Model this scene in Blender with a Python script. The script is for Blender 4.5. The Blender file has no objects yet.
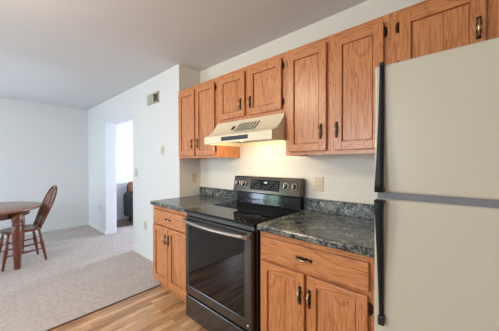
import bpy, bmesh, math, random
from mathutils import Vector, Matrix
random.seed(4)
S = bpy.context.scene
COL = S.collection
PI = math.pi

# ------------------------------------------------------------------ camera
CX, CY, CZ = 2.4053, -1.7941, 1.3013
yaw, pit, rol, fpx = math.radians(41.6546), math.radians(-0.5188), math.radians(-0.1074), 237.529
F = Vector((-math.sin(yaw)*math.cos(pit), math.cos(yaw)*math.cos(pit), math.sin(pit)))
R0 = Vector((math.cos(yaw), math.sin(yaw), 0)); U0 = R0.cross(F)
Rv = R0*math.cos(rol)+U0*math.sin(rol); Uv = U0*math.cos(rol)-R0*math.sin(rol)
cam = bpy.data.cameras.new('camera'); co = bpy.data.objects.new('camera', cam); COL.objects.link(co)
cam.sensor_width = 36; cam.lens = fpx/499*36; cam.clip_start = 0.02
M3 = Matrix((Rv, Uv, -F)).transposed()
co.matrix_world = Matrix.Translation((CX, CY, CZ)) @ M3.to_4x4()
S.camera = co

# ------------------------------------------------------------------ world, lights, exposure
S.view_settings.view_transform = 'Standard'; S.view_settings.look = 'None'
S.view_settings.gamma = 1; S.view_settings.use_curve_mapping = False
S.view_settings.exposure = 0.14
w = bpy.data.worlds.new('world'); S.world = w; w.use_nodes = True
bgn = w.node_tree.nodes['Background']
bgn.inputs['Color'].default_value = (0.72, 0.85, 1.0, 1); bgn.inputs['Strength'].default_value = 2.0

def area(name, loc, target, sx, sy, power, color):
    l = bpy.data.lights.new(name, 'AREA'); l.shape = 'RECTANGLE'; l.size = sx; l.size_y = sy
    l.energy = power; l.color = color
    o = bpy.data.objects.new(name, l); COL.objects.link(o); o.location = loc
    o.rotation_euler = (Vector(target)-Vector(loc)).to_track_quat('-Z', 'Z').to_euler()
    return o
area('daylight_patio_white', (-2.48, -4.36, 1.02), (-2.48, 0, 1.02), 0.56, 1.9, 50, (0.66, 0.78, 1.0))
area('daylight_patio_green', (-1.88, -4.36, 1.02), (-1.88, 0, 1.02), 0.50, 1.9, 20, (0.58, 0.95, 0.78))
area('window_fill', (0.7, -4.36, 1.5), (0.7, 0, 1.2), 1.5, 1.1, 54, (0.88, 0.94, 1.0))  # fill light added at the guessed, unseen kitchen window
area('daylight_entry', (-1.56, 2.16, 1.15), (-1.56, 0, 0.9), 0.50, 1.75, 85, (0.66, 0.78, 1.0))
area('daylight_landing', (-4.3, 2.16, 1.6), (-4.6, 0, 1.5), 0.9, 1.3, 48, (0.88, 0.93, 1.0))
def point(name, loc, power, color, rad, parent=None):
    l = bpy.data.lights.new(name, 'POINT'); l.energy = power; l.color = color; l.shadow_soft_size = rad
    o = bpy.data.objects.new(name, l); COL.objects.link(o); o.location = loc
    return o

# ------------------------------------------------------------------ materials
def mat(name, col=(.5,.5,.5), rough=.5, metal=0.0, spec=None, coat=0):
    m = bpy.data.materials.new(name); m.use_nodes = True
    b = m.node_tree.nodes['Principled BSDF']
    b.inputs['Base Color'].default_value = (*col, 1); b.inputs['Roughness'].default_value = rough
    b.inputs['Metallic'].default_value = metal
    if spec is not None: b.inputs['Specular IOR Level'].default_value = spec
    if coat: b.inputs['Coat Weight'].default_value = coat; b.inputs['Coat Roughness'].default_value = .1
    return m
class NT:
    def __init__(s, m): s.t = m.node_tree; s.n = s.t.nodes; s.b = s.n['Principled BSDF']
    def add(s, ty, **k):
        n = s.n.new(ty)
        for a, v in k.items(): setattr(n, a, v)
        return n
    def link(s, a, b): s.t.links.new(a, b)
    def coords(s, scale, rot=(0,0,0)):
        tc = s.add('ShaderNodeTexCoord'); mp = s.add('ShaderNodeMapping')
        mp.inputs['Scale'].default_value = scale; mp.inputs['Rotation'].default_value = rot
        s.link(tc.outputs['Object'], mp.inputs['Vector']); return mp.outputs['Vector']
    def noise(s, vec, scale, detail=4, rough=.5, dist=0):
        n = s.add('ShaderNodeTexNoise'); s.link(vec, n.inputs['Vector'])
        n.inputs['Scale'].default_value = scale; n.inputs['Detail'].default_value = detail
        n.inputs['Roughness'].default_value = rough; n.inputs['Distortion'].default_value = dist
        return n.outputs['Fac']
    def ramp(s, fac, stops, interp='LINEAR'):
        r = s.add('ShaderNodeValToRGB'); s.link(fac, r.inputs['Fac']); e = r.color_ramp.elements
        r.color_ramp.interpolation = interp
        while len(e) < len(stops): e.new(0.5)
        for i, (p, c) in enumerate(stops):
            e[i].position = p; e[i].color = (*c, 1) if len(c) == 3 else c
        return r.outputs['Color']
    def mix(s, fac, a, b, mode='MIX'):
        n = s.add('ShaderNodeMix', data_type='RGBA', blend_type=mode)
        if isinstance(fac, float): n.inputs[0].default_value = fac
        else: s.link(fac, n.inputs[0])
        for v, i in ((a, 6), (b, 7)):
            if isinstance(v, tuple): n.inputs[i].default_value = (*v, 1)
            else: s.link(v, n.inputs[i])
        return n.outputs[2]
    def bump(s, h, strength=.2, dist=.002):
        n = s.add('ShaderNodeBump'); n.inputs['Strength'].default_value = strength
        n.inputs['Distance'].default_value = dist
        s.link(h, n.inputs['Height']); s.link(n.outputs['Normal'], s.b.inputs['Normal'])

def wood(name, axis, light, mid, dark, rough=.35, ring=1.0):
    """grain streaks along axis; cathedral rings from a strongly stretched distorted noise"""
    m = mat(name, mid, rough); t = NT(m)
    sc = [1, 1, 1]; sc[axis] = 0.055
    v = t.coords(tuple(sc))
    fine = t.noise(v, 170, 3, .6)
    c1 = t.ramp(fine, [(.34, dark), (.49, mid), (.68, light)])
    sc2 = [1, 1, 1]; sc2[axis] = 0.16
    v2 = t.coords(tuple(sc2))
    big = t.noise(v2, 5.0, 2, .5, .8)
    mul = t.add('ShaderNodeMath', operation='MULTIPLY'); t.link(big, mul.inputs[0]); mul.inputs[1].default_value = 95*ring
    sn = t.add('ShaderNodeMath', operation='SINE'); t.link(mul.outputs[0], sn.inputs[0])
    c2 = t.ramp(sn.outputs[0], [(.0, (.93,.9,.86)), (.55, (1,1,1)), (.97, (.70,.57,.46))])
    c = t.mix(.8, c1, c2, 'MULTIPLY')
    t.b.inputs['Coat Weight'].default_value = .3; t.b.inputs['Coat Roughness'].default_value = .30
    t.link(c, t.b.inputs['Base Color']); t.bump(fine, .15, .001)
    return m
OAK_L, OAK_M, OAK_D = (.70,.320,.128), (.62,.250,.088), (.42,.140,.042)
oak_v = wood('oak_vertical', 2, OAK_L, OAK_M, OAK_D, .33)
oak_h = wood('oak_horizontal', 0, OAK_L, OAK_M, OAK_D, .33)
oak_y = wood('oak_depthwise', 1, OAK_L, OAK_M, OAK_D, .4)
cherry = wood('cherry_wood', 2, (.215,.066,.027), (.16,.043,.017), (.09,.023,.010), .28)
cherry_h = wood('cherry_tabletop', 0, (.32,.13,.065), (.26,.095,.045), (.17,.055,.026), .22)

def painted(name, col, rough=.6):
    m = mat(name, col, rough, spec=.3); t = NT(m)
    n = t.noise(t.coords((1,1,1)), 260, 3); t.bump(n, .06, .001); return m
wall_m = painted('wall_paint', (.74,.745,.75))
kitchen_m = painted('kitchen_cream_paint', (.77,.745,.675))
ceil_m = painted('ceiling_paint', (.70,.69,.70), .85)
trim_m = mat('white_trim', (.80,.80,.78), .4)
bisque = mat('bisque_plastic', (.62,.55,.40), .4)
brass = mat('antique_brass', (.55,.43,.27), .22, 1)
darkb = mat('dark_bronze', (.035,.025,.018), .4, .7)
black = mat('black_plastic', (.012,.012,.013), .35)
handle_m = mat('black_handle', (.010,.011,.014), .42, spec=.25)
blackgloss = mat('black_enamel', (.010,.010,.011), .08)
glass_blk = mat('black_ceramic_glass', (.004,.004,.005), .03, spec=.35)
ovenglass = mat('oven_window_glass', (.004,.004,.005), .03, spec=.42)
steel = mat('black_stainless', (.125,.118,.122), .22, .85)
panel_m = mat('bronze_panel_steel', (.125,.105,.085), .2, .95)
steel2 = mat('bronze_stainless', (.50,.46,.40), .28, .95)
chrome = mat('bright_steel', (.62,.60,.56), .25, 1)
hood_m = mat('almond_enamel', (.86,.76,.55), .32)
grey_m = mat('grey_gasket', (.20,.20,.225), .5)
shadow_m = mat('recess_black', (.02,.018,.016), .7)

m = fridge_m = mat('cream_textured_enamel', (.60,.565,.455), .34); t = NT(m)
n = t.noise(t.coords((1,1,1)), 330, 2); t.bump(n, .10, .001)

# laminate counter: dark green grey marble with pale and black veins
def counter(name):
    m = mat(name, (.08,.1,.09), .24); t = NT(m)
    v = t.coords((1,1,1))
    a = t.noise(v, 8, 8, .68, 1.6); b = t.noise(v, 26, 5, .66, 1.4)
    ca = t.ramp(a, [(.38,(.008,.010,.013)), (.47,(.045,.055,.050)), (.54,(.20,.21,.145)), (.66,(.42,.42,.30))])
    cb = t.ramp(b, [(.43,(.004,.006,.009)), (.51,(.035,.045,.052)), (.56,(.17,.20,.23)), (.65,(.52,.56,.60))])
    base = t.mix(.5, ca, cb)
    c3 = t.noise(v, 17, 4, .6, 2.2)
    vein = t.ramp(c3, [(.0,(0,0,0)), (.482,(0,0,0)), (.5,(1,1,1)), (.518,(0,0,0)), (1,(0,0,0))])
    c4 = t.noise(v, 11, 5, .65, 1.2)
    blk = t.ramp(c4, [(.47,(1,1,1)), (.55,(.18,.20,.24))])
    base = t.mix(1.0, base, blk, 'MULTIPLY')
    t.link(t.mix(vein, base, (.42,.46,.48)), t.b.inputs['Base Color'])
    return m
cnt_m = counter('dark_marble_laminate')
# the carpet
m = carpet_m = mat('beige_carpet', (.4,.36,.33), .95, spec=.1); t = NT(m)
v = t.coords((1,1,1)); n1 = t.noise(v, 420, 3, .7); n2 = t.noise(v, 24, 5, .65); n3 = t.noise(v, 3.2, 3, .5)
c = t.ramp(n1, [(.3,(.45,.39,.36)), (.7,(.79,.70,.655))])
c = t.mix(.5, c, t.ramp(n2, [(.36,(.62,.595,.57)), (.62,(1,1,1))]), 'MULTIPLY')
c = t.mix(.35, c, t.ramp(n3, [(.35,(.82,.80,.78)), (.65,(1,1,1))]), 'MULTIPLY')
t.link(c, t.b.inputs['Base Color'])
ad = t.add('ShaderNodeMath', operation='ADD'); t.link(n1, ad.inputs[0]); t.link(n2, ad.inputs[1])
t.bump(ad.outputs[0], .5, .006)
# plank floor, boards run along y
m = plank_m = mat('oak_plank_floor', (.5,.3,.16), .26); t = NT(m)
tc = t.add('ShaderNodeTexCoord'); mp = t.add('ShaderNodeMapping'); mp.inputs['Rotation'].default_value = (0,0,PI/2)
t.link(tc.outputs['Object'], mp.inputs['Vector'])
br = t.add('ShaderNodeTexBrick'); t.link(mp.outputs['Vector'], br.inputs['Vector'])
br.inputs['Scale'].default_value = 1; br.inputs['Brick Width'].default_value = .75; br.inputs['Row Height'].default_value = .055
br.inputs['Mortar Size'].default_value = .0009; br.inputs['Bias'].default_value = 0
br.offset = .37; br.offset_frequency = 3
br.inputs['Color1'].default_value = (0,0,0,1); br.inputs['Color2'].default_value = (1,1,1,1); br.inputs['Mortar'].default_value = (0,0,0,1)
cp = t.ramp(br.outputs['Color'], [(0,(.50,.27,.13)), (.3,(.70,.42,.21)), (.7,(.80,.52,.29)), (1,(.88,.62,.38))])
g = t.noise(t.coords((1,.06,1)), 120, 5, .65); g2 = t.noise(t.coords((1,.14,1)), 16, 4, .6, .6)
c = t.mix(.75, cp, t.ramp(g, [(.32,(.58,.50,.42)), (.6,(1,1,1))]), 'MULTIPLY')
c = t.mix(.8, c, t.ramp(g2, [(.34,(.50,.41,.33)), (.54,(1,1,1))]), 'MULTIPLY')
c = t.mix(br.outputs['Fac'], c, (.14,.07,.03))
t.link(c, t.b.inputs['Base Color'])
# browner grained floor strip beyond the opening
hall_floor_m = wood('brown_hall_floor', 1, (.30,.21,.15), (.25,.17,.12), (.19,.125,.085), .5)
# glass with a fresnel reflection
gm = bpy.data.materials.new('window_glass'); gm.use_nodes = True; nt = gm.node_tree; nt.nodes.clear()
o_ = nt.nodes.new('ShaderNodeOutputMaterial'); tr = nt.nodes.new('ShaderNodeBsdfTransparent'); gl = nt.nodes.new('ShaderNodeBsdfGlossy')
gl.inputs['Roughness'].default_value = .02; mx = nt.nodes.new('ShaderNodeMixShader'); mx.inputs[0].default_value = .06
nt.links.new(tr.outputs[0], mx.inputs[1]); nt.links.new(gl.outputs[0], mx.inputs[2]); nt.links.new(mx.outputs[0], o_.inputs[0])
def emis(name, col, s):
    m = bpy.data.materials.new(name); m.use_nodes = True; b = m.node_tree.nodes['Principled BSDF']
    b.inputs['Base Color'].default_value = (*col, 1); b.inputs['Emission Color'].default_value = (*col, 1)
    b.inputs['Emission Strength'].default_value = s; return m

# ------------------------------------------------------------------ mesh helpers (world coordinates)
def BM(): return bmesh.new()
def box(bm, x0, x1, y0, y1, z0, z1, bev=0, mi=0, seg=2):
    x0, x1 = sorted((x0, x1)); y0, y1 = sorted((y0, y1)); z0, z1 = sorted((z0, z1))
    r = bmesh.ops.create_cube(bm, size=1.0); vs = r['verts']
    for v in vs:
        v.co = Vector((x0+(v.co.x+.5)*(x1-x0), y0+(v.co.y+.5)*(y1-y0), z0+(v.co.z+.5)*(z1-z0)))
    fs = set(f for v in vs for f in v.link_faces)
    for f in fs: f.material_index = mi
    if bev:
        es = list(set(e for v in vs for e in v.link_edges))
        rr = bmesh.ops.bevel(bm, geom=es, offset=bev, segments=seg, profile=.5, affect='EDGES')
        for f in rr['faces']: f.material_index = mi
    return bm
def tube(bm, pts, rad, n=10, mi=0, caps=True, flat=None):
    pts = [Vector(p) for p in pts]
    if not isinstance(rad, (list, tuple)): rad = [rad]*len(pts)
    rings = []; up = None
    for i, p in enumerate(pts):
        d = (pts[min(i+1, len(pts)-1)]-pts[max(i-1, 0)]).normalized()
        if up is None:
            up = Vector((0,0,1)) if abs(d.z) < .9 else Vector((1,0,0))
        a = d.cross(up).normalized(); b = a.cross(d).normalized(); up = b
        rings.append([bm.verts.new(p+rad[i]*(math.cos(2*PI*k/n)*a+math.sin(2*PI*k/n)*b)) for k in range(n)])
    for r0, r1 in zip(rings, rings[1:]):
        for k in range(n):
            f = bm.faces.new((r0[k], r0[(k+1)%n], r1[(k+1)%n], r1[k])); f.material_index = mi; f.smooth = True
    if caps:
        for r in (rings[0][::-1], rings[-1]):
            f = bm.faces.new(r); f.material_index = mi
    return bm
def lathe(bm, prof, c, n=28, mi=0, axis='z'):
    """prof: (radius, height) pairs; closes at both ends"""
    c = Vector(c)
    def P(r, h, a):
        x, y = r*math.cos(a), r*math.sin(a)
        return c+(Vector((x, y, h)) if axis == 'z' else Vector((x, -h, y)) if axis == '-y' else Vector((h, x, y)))
    rings = [[bm.verts.new(P(max(r, 1e-5), h, 2*PI*k/n)) for k in range(n)] for r, h in prof]
    for r0, r1 in zip(rings, rings[1:]):
        for k in range(n):
            f = bm.faces.new((r0[k], r0[(k+1)%n], r1[(k+1)%n], r1[k])); f.material_index = mi; f.smooth = True
    bm.faces.new(rings[0][::-1]).material_index = mi; bm.faces.new(rings[-1]).material_index = mi
    return bm
def prism(bm, poly, a0, a1, axis='x', mi=0, bev=0):
    """poly of 2-D points extruded along axis: x -> (y,z), y -> (x,z), z -> (x,y)"""
    def P(p, a):
        return {'x': (a, p[0], p[1]), 'y': (p[0], a, p[1]), 'z': (p[0], p[1], a)}[axis]
    A = [bm.verts.new(P(p, a0)) for p in poly]; B = [bm.verts.new(P(p, a1)) for p in poly]
    fs = [bm.faces.new(A), bm.faces.new(B[::-1])]
    for i in range(len(poly)):
        j = (i+1) % len(poly); fs.append(bm.faces.new((A[j], A[i], B[i], B[j])))
    for f in fs: f.material_index = mi
    if bev:
        es = list(set(e for f in fs for e in f.edges))
        rr = bmesh.ops.bevel(bm, geom=es, offset=bev, segments=2, profile=.5, affect='EDGES')
        for f in rr['faces']: f.material_index = mi
    return bm
def root_loc(p):
    v = Vector((0,0,0))
    while p is not None: v += p.location; p = p.parent
    return v
def obj(name, bm, mats, parent=None, label=None, origin=None):
    bmesh.ops.recalc_face_normals(bm, faces=bm.faces[:])
    me = bpy.data.meshes.new(name)
    base = root_loc(parent)
    org = Vector(origin) if origin is not None else base
    bmesh.ops.translate(bm, verts=bm.verts[:], vec=-org)
    bm.to_mesh(me); bm.free()
    for m_ in (mats if isinstance(mats, (list, tuple)) else [mats]): me.materials.append(m_)
    o = bpy.data.objects.new(name, me); COL.objects.link(o)
    o.parent = parent; o.location = org-base
    if label: o['label'] = label
    return o
def tag(o, label, cat, group=None):
    o['label'] = label; o['category'] = cat
    if group: o['group'] = group
    return o
def thing(name, label, cat, loc, group=None):
    o = bpy.data.objects.new(name, None); COL.objects.link(o); o.location = loc; o.empty_display_size = .1
    return tag(o, label, cat, group)
def struct(name, bm, m_, parent=None):
    o = obj(name, bm, m_, parent)
    if parent is None: o['kind'] = 'structure'
    return o

# ------------------------------------------------------------------ room shell
H = 2.435; XL = -3.52; YV = -.297; YB = -.115; YF = -4.25; XR = 3.35
OL, OR, OH = -2.455, -1.267, 2.035
b = BM(); box(b, XL-.1, .01, YF, YV, -.05, 0); box(b, -2.80, .01, YV, 2.1, -.05, 0); struct('floor_carpet', b, carpet_m)
b = BM(); box(b, .01, XR+.1, YF, 0, -.05, 0); struct('floor', b, plank_m)
b = BM(); box(b, XL, -2.80, YV+.18, 2.1, -.05, 0); struct('floor_living', b, hall_floor_m)
b = BM(); box(b, XL-.12, XR+.1, YF-.1, 2.3, H, H+.1); struct('ceiling', b, ceil_m)
HL = 3.1
b = BM(); box(b, -5.3, XL-.02, -1.6, 2.3, HL, HL+.1); struct('ceiling_landing', b, ceil_m)
b = BM(); box(b, XL-.12, XL-.02, -1.6, 2.3, H+.1, HL); struct('wall_landing_header', b, wall_m)
b = BM(); box(b, XL-.12, XL, YF-.1, YB, 0, H); struct('wall_left', b, wall_m)
b = BM()                                                   # wall with the vent and the opening
box(b, XL, OL, YV, YB, 0, H); box(b, OL, OR, YV, YB, OH, H); box(b, OR, -.004, YV, YB, 0, H)
box(b, -.1, -.004, YB, .1, 0, H)
struct('wall_dining', b, wall_m)
b = BM(); box(b, -.004, XR+.1, 0, .1, 0, H); struct('wall_back', b, kitchen_m)
b = BM(); box(b, -.004, 0, YV, 0, 0, H); struct('wall_kitchen_end', b, kitchen_m)
b = BM(); box(b, XR, XR+.1, YF-.1, 0, 0, H); struct('wall_right', b, wall_m)
b = BM()                                                   # wall behind the camera: patio door and window
WX = [(-2.78, -1.60, 0, 2.05), (-.1, 1.5, .95, 2.05)]
box(b, XL, WX[0][0], YF-.1, YF, 0, H); box(b, WX[0][0], WX[0][1], YF-.1, YF, 2.05, H)
box(b, WX[0][1], WX[1][0], YF-.1, YF, 0, H); box(b, WX[1][0], WX[1][1], YF-.1, YF, 0, .95)
box(b, WX[1][0], WX[1][1], YF-.1, YF, 2.05, H); box(b, WX[1][1], XR, YF-.1, YF, 0, H)
struct('wall_front', b, wall_m)
b = BM(); EX0, EX1 = -1.84, -1.28                           # entry wall with sidelight door and landing window
box(b, -5.3, -4.8, 2.1, 2.2, -1, HL); box(b, -4.8, -3.8, 2.1, 2.2, -1, .9); box(b, -4.8, -3.8, 2.1, 2.2, 2.3, HL); box(b, -3.8, XL-.12, 2.1, 2.2, H, HL)
box(b, -3.8, EX0, 2.1, 2.2, -1, H); box(b, EX0, EX1, 2.1, 2.2, 2.08, H); box(b, EX1, 0, 2.1, 2.2, 0, H)
box(b, EX0, EX1, 2.1, 2.2, -.05, .22)
struct('wall_entry', b, wall_m)
b = BM(); box(b, -.1, 0, .1, 2.2, 0, H); struct('wall_hall_right', b, wall_m)
b = BM(); box(b, -5.3, -5.2, -1.5, 2.2, -1, HL); box(b, -5.3, XL-.12, -1.6, -1.5, -1, HL); struct('wall_landing', b, wall_m)
b = BM(); box(b, XL-.12, XL, YB, 2.1, 0, .83); struct('wall_knee', b, wall_m)
b = BM(); box(b, XL-.13, XL+.01, YB, 2.1, .83, .85, .003); struct('trim_1', b, trim_m)
b = BM(); box(b, -5.2, XL-.12, -1.5, 2.1, -1.1, -1.0); struct('floor_stairwell', b, hall_floor_m)
# baseboards
def baseboard(name, *bx):
    b = BM()
    for q in bx: box(b, *q, bev=.003)
    struct(name, b, trim_m)
baseboard('baseboard_left', (XL, XL+.012, YF, YV-.012, 0, .08))
baseboard('baseboard_dining', (XL, OL, YV-.012, YV, 0, .08), (OR, -.001, YV-.012, YV, 0, .08))
baseboard('baseboard_knee', (XL, XL+.012, YB, 2.1, 0, .08))
baseboard('baseboard_front', (XL, WX[0][0]-.06, YF, YF+.012, 0, .08), (WX[0][1]+.06, XR, YF, YF+.012, 0, .08))
b = BM(); box(b, -.002, .016, YF, -.53, 0, .006, .002); struct('trim_2', b, wood('dark_threshold', 1, (.12,.06,.03), (.09,.04,.02), (.05,.02,.01), .4))
# patio door, window, entry door: frames with panes
def glazed(name, x0, x1, z0, z1, y, mull):
    b = BM(); f = .05
    box(b, x0, x1, y-.03, y+.03, z0, z0+f); box(b, x0, x1, y-.03, y+.03, z1-f, z1)
    for xx in [x0]+mull+[x1-f]: box(b, xx, xx+f, y-.03, y+.03, z0, z1)
    r = struct(name, b, trim_m)
    b = BM(); box(b, x0+.01, x1-.01, y-.003, y+.003, z0+.01, z1-.01); obj('pane', b, gm, r)
    return r
glazed('door_1', WX[0][0], WX[0][1], 0, 2.05, YF-.05, [-2.19])
glazed('window_1', WX[1][0], WX[1][1], .95, 2.05, YF-.05, [.68])
glazed('window_2', EX0, EX1, .22, 2.08, 2.15, [])
glazed('window_3', -4.8, -3.8, .9, 2.3, 2.15, [-4.32])
b = BM(); box(b, -14, 14, -22, YF-.12, -.25, -.2); o = struct('ground_lawn', b, mat('lawn', (.10,.20,.06), .9))

# ------------------------------------------------------------------ cabinets
def pull_vertical(x, y, zc, h, door, style=brass, label=None):
    """ornate backplate with a bowed grip; y is the door face"""
    b = BM(); L = h/2
    pl = []
    for s in range(25):                                     # scalloped backplate outline
        tt = -1+2*s/24; wdt = .0045+.0055*abs(math.sin(tt*PI*1.5))**.8*(1 if abs(tt) < .97 else .4)
        pl.append((wdt, tt*L*1.0))
    poly = [(x-a, zc+c) for a, c in pl]+[(x+a, zc+c) for a, c in reversed(pl)]
    prism(b, poly, y, y-.003, 'y', 0)
    tube(b, [(x, y-.002, zc-L*.72), (x, y-.014, zc-L*.66), (x, y-.023, zc-L*.35), (x, y-.026, zc), (x, y-.023, zc+L*.35), (x, y-.014, zc+L*.66), (x, y-.002, zc+L*.72)],
         [.0048,.0045,.0045,.0062,.0045,.0045,.0048], 8, 1)
    for zz in (-.72, .72): lathe(b, [(.002,-.001),(.0075,0),(.0065,.004),(.002,.006)], (x, y-.002, zc+zz*L), 12, 0, '-y')
    return obj('handle', b, [darkb, style], door, label, origin=(x, y, zc))
def pull_horizontal(xc, y, z, h, door):
    b = BM(); L = h/2
    pl = []
    for s in range(25):
        tt = -1+2*s/24; wdt = .0045+.0055*abs(math.sin(tt*PI*1.5))**.8*(1 if abs(tt) < .97 else .4)
        pl.append((tt*L, wdt))
    prism(b, [(xc+a, z-c) for a, c in pl]+[(xc+a, z+c) for a, c in reversed(pl)], y, y-.003, 'y', 0)
    tube(b, [(xc-L*.72, y-.002, z), (xc-L*.66, y-.014, z), (xc-L*.35, y-.023, z-.001), (xc, y-.026, z-.002), (xc+L*.35, y-.023, z-.001), (xc+L*.66, y-.014, z), (xc+L*.72, y-.002, z)],
         [.0048,.0045,.0045,.0062,.0045,.0045,.0048], 8, 1)
    for q in (-.72, .72): lathe(b, [(.002,-.001),(.0075,0),(.0065,.004),(.002,.006)], (xc+q*L, y-.002, z), 12, 0, '-y')
    return obj('handle', b, [darkb, brass], door, None, origin=(xc, y, z))
def door(root, x0, x1, z0, z1, yf, rail=.052, th=.022):
    """frame-and-panel door in front of the face frame yf (face at yf-th)"""
    b = BM(); y1 = yf-.001; y0 = yf-th
    box(b, x0, x0+rail, y0, y1, z0, z1, .004, 0); box(b, x1-rail, x1, y0, y1, z0, z1, .004, 0)
    box(b, x0+rail-.002, x1-rail+.002, y0, y1, z0, z0+rail, .0035, 1); box(b, x0+rail-.002, x1-rail+.002, y0, y1, z1-rail, z1, .0035, 1)
    d = obj('door', b, [oak_v, oak_h], root, None, origin=((x0+x1)/2, y0, (z0+z1)/2))
    b = BM(); a0, a1, c0, c1 = x0+rail-.003, x1-rail+.003, z0+rail-.003, z1-rail+.003
    box(b, a0, a1, y1-.005, y1-.001, c0, c1)
    g_ = .0075                                               # raised field with a routed groove round it
    box(b, a0+g_, a1-g_, y0+.010, y1-.004, c0+g_, c1-g_, .0015)
    obj('panel', b, oak_v, d, None, origin=((x0+x1)/2+.37*x1, y0, (z0+z1)/2+.21*x0))
    return d
def hinge(root, x, yf, z, side):
    b = BM(); tube(b, [(x, yf-.006, z-.024), (x, yf-.006, z+.024)], .0048, 10)
    for zz in (-.024, .024): lathe(b, [(.001,-.004),(.0055,-.002),(.0055,.002),(.001,.004)], (x, yf-.006, z+zz), 10)
    box(b, x, x+side*.011, yf-.0025, yf, z-.020, z+.020, .001)
    obj('hinge', b, darkb, root, None, origin=(x, yf, z))
def carcass(root, x0, x1, yb, yf, z0, z1, bars_x, bars_z, toe=None):
    """box with face frame: carcass body is one mesh, face frame another"""
    b = BM(); t = .016
    box(b, x0, x0+t, yf+.019, yb, z0, z1, 0, 0); box(b, x1-t, x1, yf+.019, yb, z0, z1, 0, 0)
    zb_ = z0+.012
    box(b, x0+t, x1-t, yf+.019, yb, zb_, zb_+t, 0, 1); box(b, x0+t, x1-t, yf+.019, yb, z1-t, z1, 0, 1)
    box(b, x0+t, x1-t, yb-.006, yb, zb_+t, z1-t, 0, 0)
    if toe: box(b, x0+.01, x1-.01, yf+.07, yf+.085, 0.0, z0+.01, 0, 1)
    if toe:
        for xx in (x0, x1-t): box(b, xx, xx+t, yf+.07, yb, 0, z0, 0, 0)
    obj('carcass', b, [oak_v, oak_h], root)
    b = BM(); w_ = .038
    for (xa, xb) in bars_x: box(b, xa, xb, yf, yf+.019, z0, z1, .0008, 0)
    for i in range(len(bars_x)-1):
        for (za, zb2) in bars_z: box(b, bars_x[i][1], bars_x[i+1][0], yf+.0005, yf+.019, za, zb2, 0, 1)
    obj('face_frame', b, [oak_v, oak_h], root)
ZT, ZB, YU = 2.121, 1.358, -.305
def upper(name, label, x0, x1, z0, dz0, doors, pulls, hinges, pull_z, pstyle=brass):
    r = thing(name, label, 'cabinet', ((x0+x1)/2, 0, z0), 'upper wall cabinets')
    mid = (doors[0][1]+doors[1][0])/2
    carcass(r, x0+.0005, x1-.0005, 0, YU, z0, ZT, [(x0+.0005, x0+.045), (mid-.03, mid+.03), (x1-.045, x1-.0005)], [(z0, z0+.035), (ZT-.045, ZT)])
    for i, (a, c) in enumerate(doors):
        d = door(r, a, c, dz0, ZT-.040, YU)
        pull_vertical(pulls[i], YU-.022, pull_z, .100, d, pstyle)
    for (hx, hs) in hinges:
        for hz in (dz0+.055, ZT-.095): hinge(r, hx, YU, hz, hs)
    return r
r = upper('wall_cabinet', 'oak upper cabinet left of the range hood, with two tall narrow doors', 0, .672, ZB, 1.384,
      [(.030,.325), (.350,.646)], (.285,.383), [(.652,1),(.025,-1)], 1.508)
upper('wall_cabinet', 'short oak upper cabinet directly above the almond range hood', .672, 1.438, 1.678, 1.704,
      [(.716,1.040), (1.083,1.412)], (.998,1.108), [(1.418,1),(.709,-1)], 1.806)
upper('wall_cabinet', 'tall oak upper cabinet between range hood and refrigerator, above the marble counter', 1.438, 2.112, ZB, 1.384,
      [(1.466,1.757), (1.806,2.084)], (1.722,1.826), [(1.459,-1),(2.090,1)], 1.510)
upper('wall_cabinet', 'oak upper cabinet above the cream refrigerator, partly hidden by it', 2.112, 2.88, 1.74, 1.766,
      [(2.160,2.486), (2.520,2.840)], (2.462,2.545), [(2.150,-1)], 1.900)

YC = -.610
def base(name, label, x0, x1, dr, drz, doors, dz, pulls, hinges):
    r = thing(name, label, 'cabinet', ((x0+x1)/2, -.3, 0), 'base cabinets')
    carcass(r, x0+.0005, x1-.0005, -.001, YC, .10, .875, [(x0+.0005, x0+.042), ((x0+x1)/2-.02, (x0+x1)/2+.02), (x1-.042, x1-.0005)], [(.10,.145), (.675,.715), (.84,.875)], True)
    b = BM(); box(b, dr[0], dr[1], YC-.019, YC-.001, drz[0], drz[1], .005, 0)
    d = obj('drawer', b, oak_h, r, None, origin=((dr[0]+dr[1])/2+.1*x0, YC, (drz[0]+drz[1])/2))
    pull_horizontal((dr[0]+dr[1])/2-.012*(x0 > 1), YC-.019, (drz[0]+drz[1])/2, .100, d)
    for i, (a, c) in enumerate(doors):
        dd = door(r, a, c, dz[0], dz[1], YC)
        pull_vertical(pulls[i], YC-.022, .570, .100, dd)
    for hx, hs in hinges:
        for hz in (dz[0]+.06, dz[1]-.06): hinge(r, hx, YC, hz, hs)
base('base_cabinet', 'oak base cabinet with one drawer and two doors at the left end, beside the range', .004, .670, (.034,.636), (.694,.838),
     [(.034,.323), (.333,.640)], (.135,.684), (.285,.345), [(.646,1)])
base('base_cabinet', 'oak base cabinet with wide drawer and two doors between range and refrigerator', 1.444, 2.118, (1.462,2.094), (.709,.842),
     [(1.462,1.766), (1.786,2.090)], (.135,.690), (1.742,1.800), [(2.098,1)])
# countertops with rolled edge and backsplash
def counter_top(x0, x1, label):
    r = thing('countertop', label, 'countertop', ((x0+x1)/2, -.3, .876), 'marble laminate countertops')
    b = BM(); prism(b, [(0,.8765), (-.634,.8765), (-.640,.882), (-.640,.905), (-.636,.912), (-.628,.914), (0,.914)], x0, x1, 'x')
    obj('worktop', b, cnt_m, r)
    b = BM(); box(b, x0, x1, -.020, -.0005, .9142, 1.016, .003); obj('backsplash', b, cnt_m, r)
    return r
counter_top(.001, .672, 'dark green marble laminate countertop left of the black range')
counter_top(1.440, 2.136, 'dark green marble laminate countertop between the range and the refrigerator')

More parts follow.
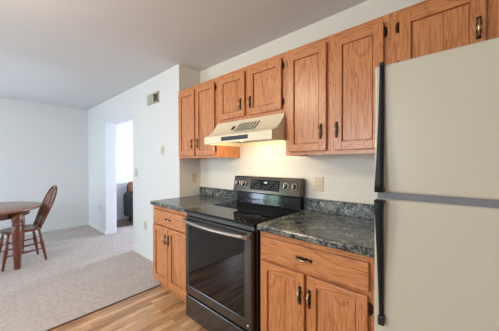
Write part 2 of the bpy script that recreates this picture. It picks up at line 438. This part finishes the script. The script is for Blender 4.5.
# ------------------------------------------------------------------ range hood
HX0, HX1 = .676, 1.434
r = thing('range_hood', 'almond range hood over the black stove with slotted sloping top and dark switch strip', 'range hood', (1.055, -.23, 1.475))
ZH = 1.676
curve = [(YU-.002, ZH)]
for k in range(1, 11):
    q = k/10; curve.append((YU-.002-.150*q, ZH-.136*(1-(1-q)**1.75)))
outer = [(-.001, ZH)]+curve+[(-.462, 1.536), (-.464, 1.532), (-.464, 1.474)]
b = BM()
def off(poly, d):
    out = []
    for i, p in enumerate(poly):
        a = Vector(poly[max(i-1,0)]); c = Vector(poly[min(i+1,len(poly)-1)]); tdir = (c-a).normalized()
        out.append((p[0]+tdir.y*-d, p[1]+tdir.x*d))
    return out
inner = off(outer, .003); inner[0] = (-.001, ZH-.003); inner[-1] = (-.461, 1.474)
prism(b, outer+inner[::-1], HX0, HX1, 'x')
side = outer+[(-.001, 1.474)]
prism(b, side, HX0, HX0+.003, 'x'); prism(b, side, HX1-.003, HX1, 'x')
box(b, HX0, HX1, -.004, -.001, 1.474, ZH); 
box(b, HX0, HX1, -.4635, -.452, 1.472, 1.476, .0015); box(b, HX0, HX0+.012, -.46, -.01, 1.472, 1.476); box(b, HX1-.012, HX1, -.46, -.01, 1.472, 1.476)
obj('canopy', b, hood_m, r)
def on_slope(q): return (YU-.002-.150*q, ZH-.136*(1-(1-q)**1.75))
b = BM()                                                   # seven louvre slots set in the slope
for k in range(7):
    xx = .995+k*.034
    pts = [(xx+.036*(.6-q), on_slope(q)[0]-.0012, on_slope(q)[1]+.0012) for q in (.18,.29,.40,.51,.62)]
    pts = [(p[0], p[1], p[2]) for p in pts]
    tube(b, pts, .0062, 6)
obj('vent_slot', b, mat('slot_grey', (.20,.19,.17), .6), r)
b = BM(); y_, z_ = on_slope(.26); y2, z2 = on_slope(.46)
prism(b, [(y_-.003, z_+.001), (y2-.003, z2+.001), (y2, z2-.002), (y_, z_-.002)], .930, .962, 'x'); obj('rating_plate', b, black, r)
b = BM(); box(b, .905, 1.205, -.4665, -.4635, 1.489, 1.521, .001); sp = obj('switch_strip', b, mat('dark_blue_strip', (.006,.008,.014), .4), r)
b = BM()
for k in range(9): box(b, .935+k*.027, .950+k*.027, -.4672, -.4664, 1.5045, 1.5075)
obj('strip_marking', b, mat('strip_grey_mark', (.12,.14,.18), .5), sp)
b = BM(); box(b, HX0+.004, HX1-.004, -.452, -.006, 1.512, 1.516)
for k in range(30): box(b, .80+k*.016, .806+k*.016, -.25, -.03, 1.508, 1.512)
obj('grease_filter', b, mat('aluminium_mesh', (.45,.44,.42), .4, .8), r)
b = BM(); lathe(b, [(.030,.0),(.036,.003),(.036,.010),(.001,.012)], (1.05, -.37, 1.500), 20); obj('lamp_lens', b, emis('hood_lamp_glow', (1,.86,.62), 4), r)
pl = point('hood_lamp_light', (1.05, -.37, 1.487), 7.5, (1.0,.78,.50), .03)

# ------------------------------------------------------------------ range
SX0, SX1 = .680, 1.432
r = thing('kitchen_range', 'freestanding black stainless electric range with glass cooktop and oven door', 'range', (1.056, -.33, 0))
b = BM(); box(b, SX0, SX1, -.622, -.012, .03, .900, .003)
for xx in (SX0+.05, SX1-.05):
    for yy in (-.57, -.06): lathe(b, [(.018,0),(.018,.031)], (xx, yy, 0), 12)
obj('body', b, black, r)
b = BM(); prism(b, [(-.078,.898), (-.655,.898), (-.668,.902), (-.668,.912), (-.660,.9165), (-.078,.9165)], SX0-.003, SX1+.003, 'x', 0)
ct = obj('cooktop', b, glass_blk, r)
ring_m = mat('burner_ring_grey', (.045,.045,.05), .15)
for (xx, yy, rr) in ((.87,-.22,.085), (1.24,-.22,.10), (.87,-.49,.10), (1.24,-.49,.085)):
    b = BM(); n = 48
    for r1_, r2_ in ((rr-.0018, rr), (rr*.62-.0012, rr*.62)):
        A = [b.verts.new((xx+r1_*math.cos(2*PI*k/n), yy+r1_*math.sin(2*PI*k/n), .9167)) for k in range(n)]
        B = [b.verts.new((xx+r2_*math.cos(2*PI*k/n), yy+r2_*math.sin(2*PI*k/n), .9167)) for k in range(n)]
        for k in range(n): b.faces.new((A[k], A[(k+1)%n], B[(k+1)%n], B[k]))
    obj('burner_ring', b, ring_m, ct)
b = BM(); box(b, SX0+.002, SX1-.002, -.655, -.622, .868, .897, .003); obj('front_trim', b, steel, r)
# oven door
DX0, DX1 = SX0+.003, SX1-.018
b = BM(); W0, W1, Z0, Z1 = .728, 1.356, .292, .800
box(b, DX0, DX1, -.668, -.626, .222, Z0, .004); box(b, DX0, DX1, -.668, -.626, Z1, .864, .004)
box(b, DX0, W0, -.668, -.626, Z0-.004, Z1+.004, .004); box(b, W1, DX1, -.668, -.626, Z0-.004, Z1+.004, .004)
box(b, W0-.002, W1+.002, -.640, -.630, Z0-.002, Z1+.002)
d = obj('oven_door', b, steel, r)
b = BM(); box(b, W0-.002, W1+.002, -.6668, -.642, Z0-.002, Z1+.002); obj('oven_window', b, ovenglass, d)
b = BM(); pts = []
for k in range(15):
    q = k/14; pts.append((DX0+.020+q*(DX1-DX0-.04), -.700-.022*math.sin(PI*q), .832-.004*math.sin(PI*q)))
tube(b, pts, .0115, 12)
for e in (0, -1): box(b, pts[e][0]-.012, pts[e][0]+.012, -.705, -.666, .820, .844, .004)
obj('handle', b, steel2, d, 'bowed bronze stainless bar handle')
b = BM(); box(b, DX0, DX1, -.668, -.628, .028, .206, .006); obj('storage_drawer', b, steel, r)
b = BM(); lathe(b, [(.010,0),(.010,.002),(.001,.003)], (1.385, -.668, .252), 18, 0, '-y'); obj('badge', b, chrome, d)
# backguard: glossy lower riser, tilted control panel
b = BM(); prism(b, [(-.012,.917), (-.070,.917), (-.074,.922), (-.069,1.028), (-.012,1.028)], SX0+.022, SX1-.004, 'x'); obj('riser', b, blackgloss, r)
b = BM(); prism(b, [(-.012,1.024), (-.100,1.020), (-.104,1.030), (-.078,1.168), (-.070,1.176), (-.012,1.176)], SX0-.002, SX1+.004, 'x', 0, .002)
cp_ = obj('control_panel', b, panel_m, r)
def onp(z): return -.104+.026*(z-1.030)/.138
tilt = math.atan2(.026, .138)
b = BM(); prism(b, [(onp(1.055)-.0012,1.055), (onp(1.150)-.0012,1.150), (onp(1.150)+.001,1.150), (onp(1.055)+.001,1.055)], .905, 1.235, 'x'); obj('display', b, glass_blk, cp_)
b = BM()
for row, zz in enumerate((1.074, 1.090, 1.106, 1.122, 1.136)):   # touch key legends
    for k in range(15):
        if 5 <= k <= 9 and row > 1: continue
        if (k*7+row*3) % 5 == 0: continue
        xx = .920+k*.0205; y_ = onp(zz)-.0018
        prism(b, [(y_, zz-.002), (y_+.0004, zz+.002), (y_+.0008, zz+.002), (y_+.0006, zz-.002)], xx, xx+.010, 'x')
obj('key_legend', b, mat('legend_grey', (.17,.17,.165), .5), cp_)
b = BM()
def seg7(b, x, z, s, segs):
    q = {'a':(0,1,1,1), 'b':(1,.5,1,1), 'c':(1,0,1,.5), 'd':(0,0,1,0), 'e':(0,0,0,.5), 'f':(0,.5,0,1), 'g':(0,.5,1,.5)}
    for g in segs:
        xa, za, xb, zb2 = q[g]; t_ = .0012
        z0 = z+za*s*1.8-t_; z1 = z+zb2*s*1.8+t_; y_ = onp((z0+z1)/2)-.0022
        box(b, x+xa*s-t_, x+xb*s+t_, y_, y_+.0006, z0, z1)
for i, dg in enumerate(('bc', 'abged', 'abcdef')): seg7(b, 1.062+i*.012+(i > 0)*.004, 1.120, .006, dg)
for zz in (1.121, 1.128): box(b, 1.0725, 1.0745, onp(zz)-.0022, onp(zz)-.0016, zz, zz+.0025)
obj('clock_digits', b, emis('clock_glow', (.75,.9,1.0), .7), cp_)
for xx in (.738, .818, 1.300, 1.384):
    b = BM(); lathe(b, [(.030,0),(.030,.004),(.024,.006)], (0,0,0), 28, 2, '-y'); lathe(b, [(.0235,.004),(.0225,.026),(.020,.030),(.001,.0305)], (0,0,0), 28, 0, '-y')
    box(b, -.0045, .0045, -.0375, -.026, -.021, .021, .0015, 1)
    bmesh.ops.rotate(b, verts=b.verts[:], cent=(0,0,0), matrix=Matrix.Rotation(-tilt, 3, 'X'))
    bmesh.ops.translate(b, verts=b.verts[:], vec=(xx, onp(1.105)+.0005, 1.105))
    obj('knob', b, [steel, chrome, steel2], cp_, None, origin=(xx, onp(1.105), 1.105))

# ------------------------------------------------------------------ refrigerator
FX0, FX1, FY, FZ = 2.1435, 2.905, -.741, 1.689
r = thing('refrigerator', 'cream top-freezer refrigerator with textured doors and long black handles', 'refrigerator', ((FX0+FX1)/2, -.36, 0))
b = BM(); box(b, FX0+.004, FX1-.004, -.660, -.03, .03, FZ-.012, .006)
for xx in (FX0+.06, FX1-.06):
    for yy in (-.6, -.1): lathe(b, [(.02,0),(.02,.031)], (xx, yy, 0), 12)
obj('body', b, fridge_m, r)
GZ0, GZ1 = 1.160, 1.186
b = BM(); box(b, FX0+.010, FX1-.010, FY+.010, -.655, GZ0-.02, GZ1+.02); obj('gasket', b, grey_m, r, 'grey strip between the two doors')
b = BM(); box(b, FX0, FX1, FY, -.664, GZ1, FZ, .010, 0, 3); fd = obj('freezer_door', b, fridge_m, r)
b = BM(); box(b, FX0, FX1, FY, -.664, .10, GZ0, .010, 0, 3); rd = obj('refrigerator_door', b, fridge_m, r)
b = BM(); box(b, FX0+.01, FX1-.01, -.70, -.655, .02, .09, .003)
for k in range(5): box(b, FX0+.04, FX1-.04, -.704, -.698, .03+k*.012, .036+k*.012)
obj('kick_grille', b, black, r)
def long_handle(parent, secs, cap):
    b = BM(); rings = []
    for (z, xa, xb, ya, yb) in secs:                        # ya outer face, yb inner face
        e = min(.006, (xb-xa)*.35)
        pr = [(xa, yb), (xa, ya+e), (xa+e*.4, ya+e*.3), (xa+e, ya), (xb-e, ya), (xb-e*.4, ya+e*.3), (xb, ya+e), (xb, yb)]
        rings.append([b.verts.new((p[0], p[1], z)) for p in pr])
    for r0, r1 in zip(rings, rings[1:]):
        for k in range(8):
            f = b.faces.new((r0[k], r0[(k+1)%8], r1[(k+1)%8], r1[k])); f.smooth = k not in (0, 6, 7)
    b.faces.new(rings[0][::-1]); b.faces.new(rings[-1])
    hh = obj('handle', b, handle_m, parent, 'long tapered black handle')
    b = BM(); box(b, *cap, bev=.003); obj('end_cap', b, black, parent)
up = []
for k in range(17):
    q = k/16; z = 1.189+(1.692-1.189)*q; e = (1-q)**1.6
    so = -.756-.028*e
    up.append((z, 2.164-.011*e, 2.180+.004*e, so, (FY+.002 if (q > .94 or q < .05) else so+.017)))
long_handle(fd, up, (2.1635, 2.181, -.758, FY+.004, 1.680, 1.696))
lo = []
for k in range(17):
    q = k/16; z = 1.157-(1.157-.685)*q; e = (1-q)**1.3
    so = -.757-.028*e
    lo.append((z, 2.165-.013*e, 2.180+.004*e, so, (FY+.002 if (q > .94 or q < .05) else so+.017)))
long_handle(rd, lo, (2.162, 2.184, -.762, FY+.003, .664, .700))

# ------------------------------------------------------------------ wall plates and vent
def plate(name, label, c, axis, kind, m_, group):
    """axis 'y': on a wall facing -y; 'x': on a wall facing +x"""
    r = thing(name, label, 'wall plate', c, group)
    W, Hh = .035, .0575
    def bx(b, u0, u1, d0, d1, z0, z1, bev=0, mi=0):
        if axis == 'y': box(b, c[0]+u0, c[0]+u1, c[1]-d1, c[1]-d0, c[2]+z0, c[2]+z1, bev, mi)
        else: box(b, c[0]+d0, c[0]+d1, c[1]+u0, c[1]+u1, c[2]+z0, c[2]+z1, bev, mi)
    b = BM(); bx(b, -W, W, .0003, .006, -Hh, Hh, .002); obj('cover', b, m_, r)
    if kind == 'switch':
        b = BM(); bx(b, -.005, .005, .005, .016, -.004, .014, .0015); obj('toggle', b, m_, r)
    else:
        for s in (-1, 1):
            b = BM(); bx(b, -.016, .016, .005, .0085, s*.020-.014, s*.020+.014, .0015)
            so = obj('socket', b, m_, r)
            b = BM()
            for u in (-.006, .006): bx(b, u-.0012, u+.0012, .008, .0089, s*.020-.002, s*.020+.007)
            obj('slot', b, shadow_m, so)
    return r
plate('light_switch', 'beige switch plate high on the wall between opening and oak cabinets, below the vent', (-.376, YV, 1.465), 'y', 'switch', bisque, 'wall plates')
plate('light_switch', 'pale grey switch plate on the wall just right of the doorway opening', (-1.139, YV, 1.168), 'y', 'switch', mat('grey_plastic', (.50,.51,.50), .4), 'wall plates')
plate('wall_outlet', 'beige outlet low on the wall beside the left base cabinet', (-.86, YV, .44), 'y', 'outlet', bisque, 'wall plates')
plate('wall_outlet', 'pale outlet low on the wall left of the doorway opening', (-2.756, YV, .45), 'y', 'outlet', mat('pale_plastic', (.58,.58,.56), .4), 'wall plates')
plate('wall_outlet', 'beige outlet on the short end wall above the left countertop', (0, -.098, 1.129), 'x', 'outlet', bisque, 'wall plates')
plate('wall_outlet', 'beige outlet above the backsplash to the right of the range', (1.556, 0, 1.134), 'y', 'outlet', bisque, 'wall plates')
r = thing('air_vent', 'beige louvred air vent high on the white wall near the ceiling', 'vent', (-.612, YV, 2.15))
vm = mat('vent_beige', (.50,.48,.40), .5); vx0, vx1, vz0, vz1 = -.770, -.455, 2.082, 2.222
b = BM()
for q in ((vx0,vx1,vz0,vz0+.018), (vx0,vx1,vz1-.018,vz1), (vx0,vx0+.02,vz0,vz1), (vx1-.02,vx1,vz0,vz1), (-.622,-.604,vz0,vz1)): box(b, q[0], q[1], YV-.010, YV-.0005, q[2], q[3], .001)
obj('frame', b, vm, r)
b = BM(); box(b, vx0+.01, vx1-.01, YV-.002, YV-.0005, vz0+.01, vz1-.01); obj('backing', b, mat('duct_grey', (.26,.25,.22), .7), r)
b = BM()
for k in range(22):
    xx = vx0+.026+k*.0125
    if abs(xx+.613) < .012: continue
    dx = -.004 if xx < -.613 else .005
    prism(b, [(xx, YV-.002), (xx+.0014, YV-.002), (xx+.0014+dx*2, YV-.010), (xx+dx*2, YV-.010)], vz0+.017, vz1-.017, 'z')
obj('louvre', b, vm, r)

# ------------------------------------------------------------------ kitchen ceiling light
LX, LY = .62, -2.15
r = thing('ceiling_light', 'round flush ceiling light above the kitchen floor, white glass bowl', 'lamp', (LX, LY, H))
b = BM(); lathe(b, [(.16,0),(.165,-.012),(.15,-.025),(.12,-.027)], (LX, LY, H), 32); obj('base', b, brass, r)
b = BM(); lathe(b, [(.145,-.022),(.142,-.045),(.115,-.075),(.07,-.093),(.001,-.098)], (LX, LY, H), 32); obj('glass_bowl', b, emis('bowl_glow', (1,.90,.76), 5), r)
point('ceiling_light_bulb', (LX, LY, H-.14), 38, (1.0,.83,.64), .10)

# ------------------------------------------------------------------ dining table
TX, TY, TR = -2.08, -1.83, .60
r = thing('dining_table', 'round cherry wood dining table with turned legs, cut off by the left picture edge', 'table', (TX, TY, 0))
b = BM(); lathe(b, [(TR-.03,.710),(TR-.012,.712),(TR-.003,.718),(TR,.728),(TR-.004,.736),(TR-.014,.740),(.001,.740)], (TX, TY, 0), 72); obj('tabletop', b, cherry_h, r)
b = BM(); n = 48; ra, ri = .47, .448
A = [[b.verts.new((TX+q*math.cos(2*PI*k/n), TY+q*math.sin(2*PI*k/n), z)) for k in range(n)] for q, z in ((ra,.628),(ra,.7105),(ri,.7105),(ri,.628))]
for i in range(4):
    for k in range(n): b.faces.new((A[i][k], A[i][(k+1)%n], A[(i+1)%4][(k+1)%n], A[(i+1)%4][k]))
obj('apron', b, cherry, r)
prof = [(.022,0),(.031,.004),(.035,.03),(.030,.055),(.034,.075),(.038,.16),(.045,.34),(.049,.46),(.047,.515),(.040,.530),(.040,.538),(.050,.546),(.050,.562),(.041,.570),(.041,.580),(.050,.590),(.052,.604),(.052,.709)]
a0 = math.atan2(.335, .43)
for k in range(4):
    a = a0+k*PI/2; px, py = TX+.508*math.cos(a), TY+.508*math.sin(a)
    b = BM(); lathe(b, prof, (px, py, 0), 24); obj('leg', b, cherry, r, None, origin=(px, py, 0))

# ------------------------------------------------------------------ hoop-back chair (faces -y)
CXc, CYc, CR = -1.935, -1.458, 7
r = thing('dining_chair', 'cherry wood hoop-back spindle chair pulled up to the round table', 'chair', (CXc, CYc, 0))
b = BM(); n = 40; top = []; bot = []
def seat_r(a):
    x = .205*math.cos(a); y = .215*math.sin(a)
    k = 1+.10*max(0, math.cos(2*(a-PI/4)))*0
    # squarer front (towards -y), rounder back
    if y < 0: x *= 1.03
    m_ = (abs(math.cos(a))**3+abs(math.sin(a))**3)**(-1/3)
    return x*m_*.93, y*m_*.93
rings = []
for (s, z) in ((.88,.418),(.97,.424),(1.0,.436),(.99,.446),(.95,.451),(.75,.447),(.45,.441),(.15,.440)):
    rings.append([b.verts.new((CXc+s*seat_r(2*PI*k/n)[0], CYc+s*seat_r(2*PI*k/n)[1], z)) for k in range(n)])
for r0, r1 in zip(rings, rings[1:]):
    for k in range(n): f = b.faces.new((r0[k], r0[(k+1)%n], r1[(k+1)%n], r1[k])); f.smooth = True
b.faces.new(rings[0][::-1]); b.faces.new(rings[-1])
obj('seat', b, cherry, r)
def turned(p0, p1, rr):
    p0, p1 = Vector(p0), Vector(p1); pts = []; rad = []
    for q, s in ((0,.75),(.05,.85),(.25,1.05),(.42,1.3),(.55,1.45),(.66,1.25),(.72,.8),(.745,.8),(.76,1.35),(.79,1.35),(.81,.85),(.90,.95),(1,1.0)):
        pts.append(p0.lerp(p1, q)); rad.append(rr*s)
    return pts, rad
legs = {}
for sx in (-1, 1):
    for sy in (-1, 1):
        p0 = Vector((CXc+sx*.178, CYc+sy*.208, 0)); p1 = Vector((CXc+sx*.135, CYc+sy*.145, .424))
        b = BM(); pts, rad = turned(p0, p1, .0158); tube(b, pts, rad, 12); obj('leg', b, cherry, r); legs[(sx, sy)] = (p0, p1)
def onleg(k, z): p0, p1 = legs[k]; return p0.lerp(p1, z/.424)
for sx in (-1, 1):
    for zz in (.155, .235):
        b = BM(); p, q = onleg((sx,-1), zz), onleg((sx,1), zz+.01)
        tube(b, [p.lerp(q, u) for u in (0,.2,.5,.8,1)], [.007,.009,.012,.009,.007], 10); obj('stretcher', b, cherry, r)
b = BM(); p = onleg((-1,-1), .155).lerp(onleg((-1,1), .165), .5); q = onleg((1,-1), .155).lerp(onleg((1,1), .165), .5)
tube(b, [p.lerp(q, u) for u in (0,.2,.5,.8,1)], [.007,.009,.012,.009,.007], 10); obj('stretcher', b, cherry, r)
# hoop: leans back
def lean(z): return CYc+.158+.205*((z-.44)/.54)
hoop = []
for k in range(41):
    a = -PI*.06+PI*1.12*k/40
    x = .185*math.cos(a); zt = .755+.225*math.sin(a) if True else 0
    hoop.append((x, zt))
hoop = [(.135,.436), (.152,.52), (.170,.62)]+[(x, z) for x, z in hoop]+[(-.170,.62), (-.152,.52), (-.135,.436)]
b = BM(); tube(b, [(CXc+x, lean(z), z) for x, z in hoop], .0125, 12); obj('hoop', b, cherry, r)
for k in range(7):
    u = -1+2*k/6; xb, xt = u*.105, u*.150
    zt = .755+.225*math.sqrt(max(0, 1-(xt/.185)**2))
    b = BM(); p = Vector((CXc+xb, lean(.44)+.0, .440)); q = Vector((CXc+xt, lean(zt), zt))
    if k == 3:                                              # pierced centre splat
        prism(b, [(-.018,.0),(-.026,.12),(-.016,.20),(-.030,.32),(-.020,.44),(-.020,.535),(.020,.535),(.020,.44),(.030,.32),(.016,.20),(.026,.12),(.018,.0)], -.004, .004, 'y')
        sh = Matrix.Shear('XZ', 3, (0, 0)) if False else None
        for v in b.verts: z = .440+v.co.z; v.co = Vector((CXc+v.co.x, lean(z)+v.co.y, z))
        obj('splat', b, cherry, r)
    else:
        tube(b, [p.lerp(q, s) for s in (0,.3,.6,1)], [.0065,.0085,.007,.005], 8); obj('spindle', b, cherry, r)

r.rotation_euler.z = math.radians(CR)

# ------------------------------------------------------------------ armchair seen through the opening
AX, AY = -2.98, .72
fab = mat('blue_grey_upholstery', (.040,.045,.055), .85); t = NT(fab); t.bump(t.noise(t.coords((1,1,1)), 200, 3), .3, .003)
r = thing('armchair', 'dark blue-grey rounded armchair beyond the doorway, against the half wall', 'armchair', (AX, AY, 0))
def soft(bm, x0, x1, y0, y1, z0, z1, bev): return box(bm, x0, x1, y0, y1, z0, z1, bev, 0, 4)
b = BM(); soft(b, AX-.36, AX+.38, AY-.30, AY+.30, .07, .34, .06); obj('base', b, fab, r)
b = BM(); soft(b, AX-.20, AX+.40, AY-.22, AY+.22, .32, .47, .05); obj('seat_cushion', b, fab, r)
b = BM(); prism(b, [(AX-.42,.36),(AX-.20,.36),(AX-.18,.80),(AX-.24,.86),(AX-.36,.86),(AX-.42,.78)], AY-.30, AY+.30, 'y', 0, .03); obj('backrest', b, fab, r)
for s in (-1, 1):
    b = BM(); prism(b, [(AX-.40,.10),(AX+.38,.10),(AX+.42,.30),(AX+.42,.55),(AX+.34,.62),(AX-.30,.66),(AX-.42,.60)], AY+s*.30-.08, AY+s*.30+.08, 'y', 0, .045); obj('armrest', b, fab, r)
for sx in (-.32, .32):
    for sy in (-.25, .25): b = BM(); lathe(b, [(.02,0),(.03,.09)], (AX+sx, AY+sy, 0), 12); obj('foot', b, black, r)
def pillow(name, label, c, w_, h_, d_, m_):
    b = BM(); n = 14; g = {}
    for i in range(n+1):
        for j in range(n+1):
            u, v = -1+2*i/n, -1+2*j/n
            th = (max(0, (1-u**4)*(1-v**4)))**.5*d_/2
            for s in (1, -1):
                if s == -1 and (i in (0, n) or j in (0, n)): g[i, j, -1] = g[i, j, 1]; continue
                g[i, j, s] = b.verts.new((s*th, u*w_/2*(1-.06*v*v), v*h_/2*(1-.06*u*u)))
    for i in range(n):
        for j in range(n):
            for s in (1, -1):
                f = b.faces.new((g[i,j,s], g[i+1,j,s], g[i+1,j+1,s], g[i,j+1,s])); f.smooth = True
    bmesh.ops.rotate(b, verts=b.verts[:], cent=(0,0,0), matrix=Matrix.Rotation(math.radians(-10), 3, 'Y'))
    bmesh.ops.translate(b, verts=b.verts[:], vec=c)
    return tag(obj(name, b, m_, None, None, origin=c), label, 'cushion')
pillow('throw_pillow', 'brown pillow propped on the dark armchair beyond the doorway', (AX-.085, AY-.235, .785), .30, .24, .10, mat('brown_pillow_cloth', (.24,.105,.055), .8))
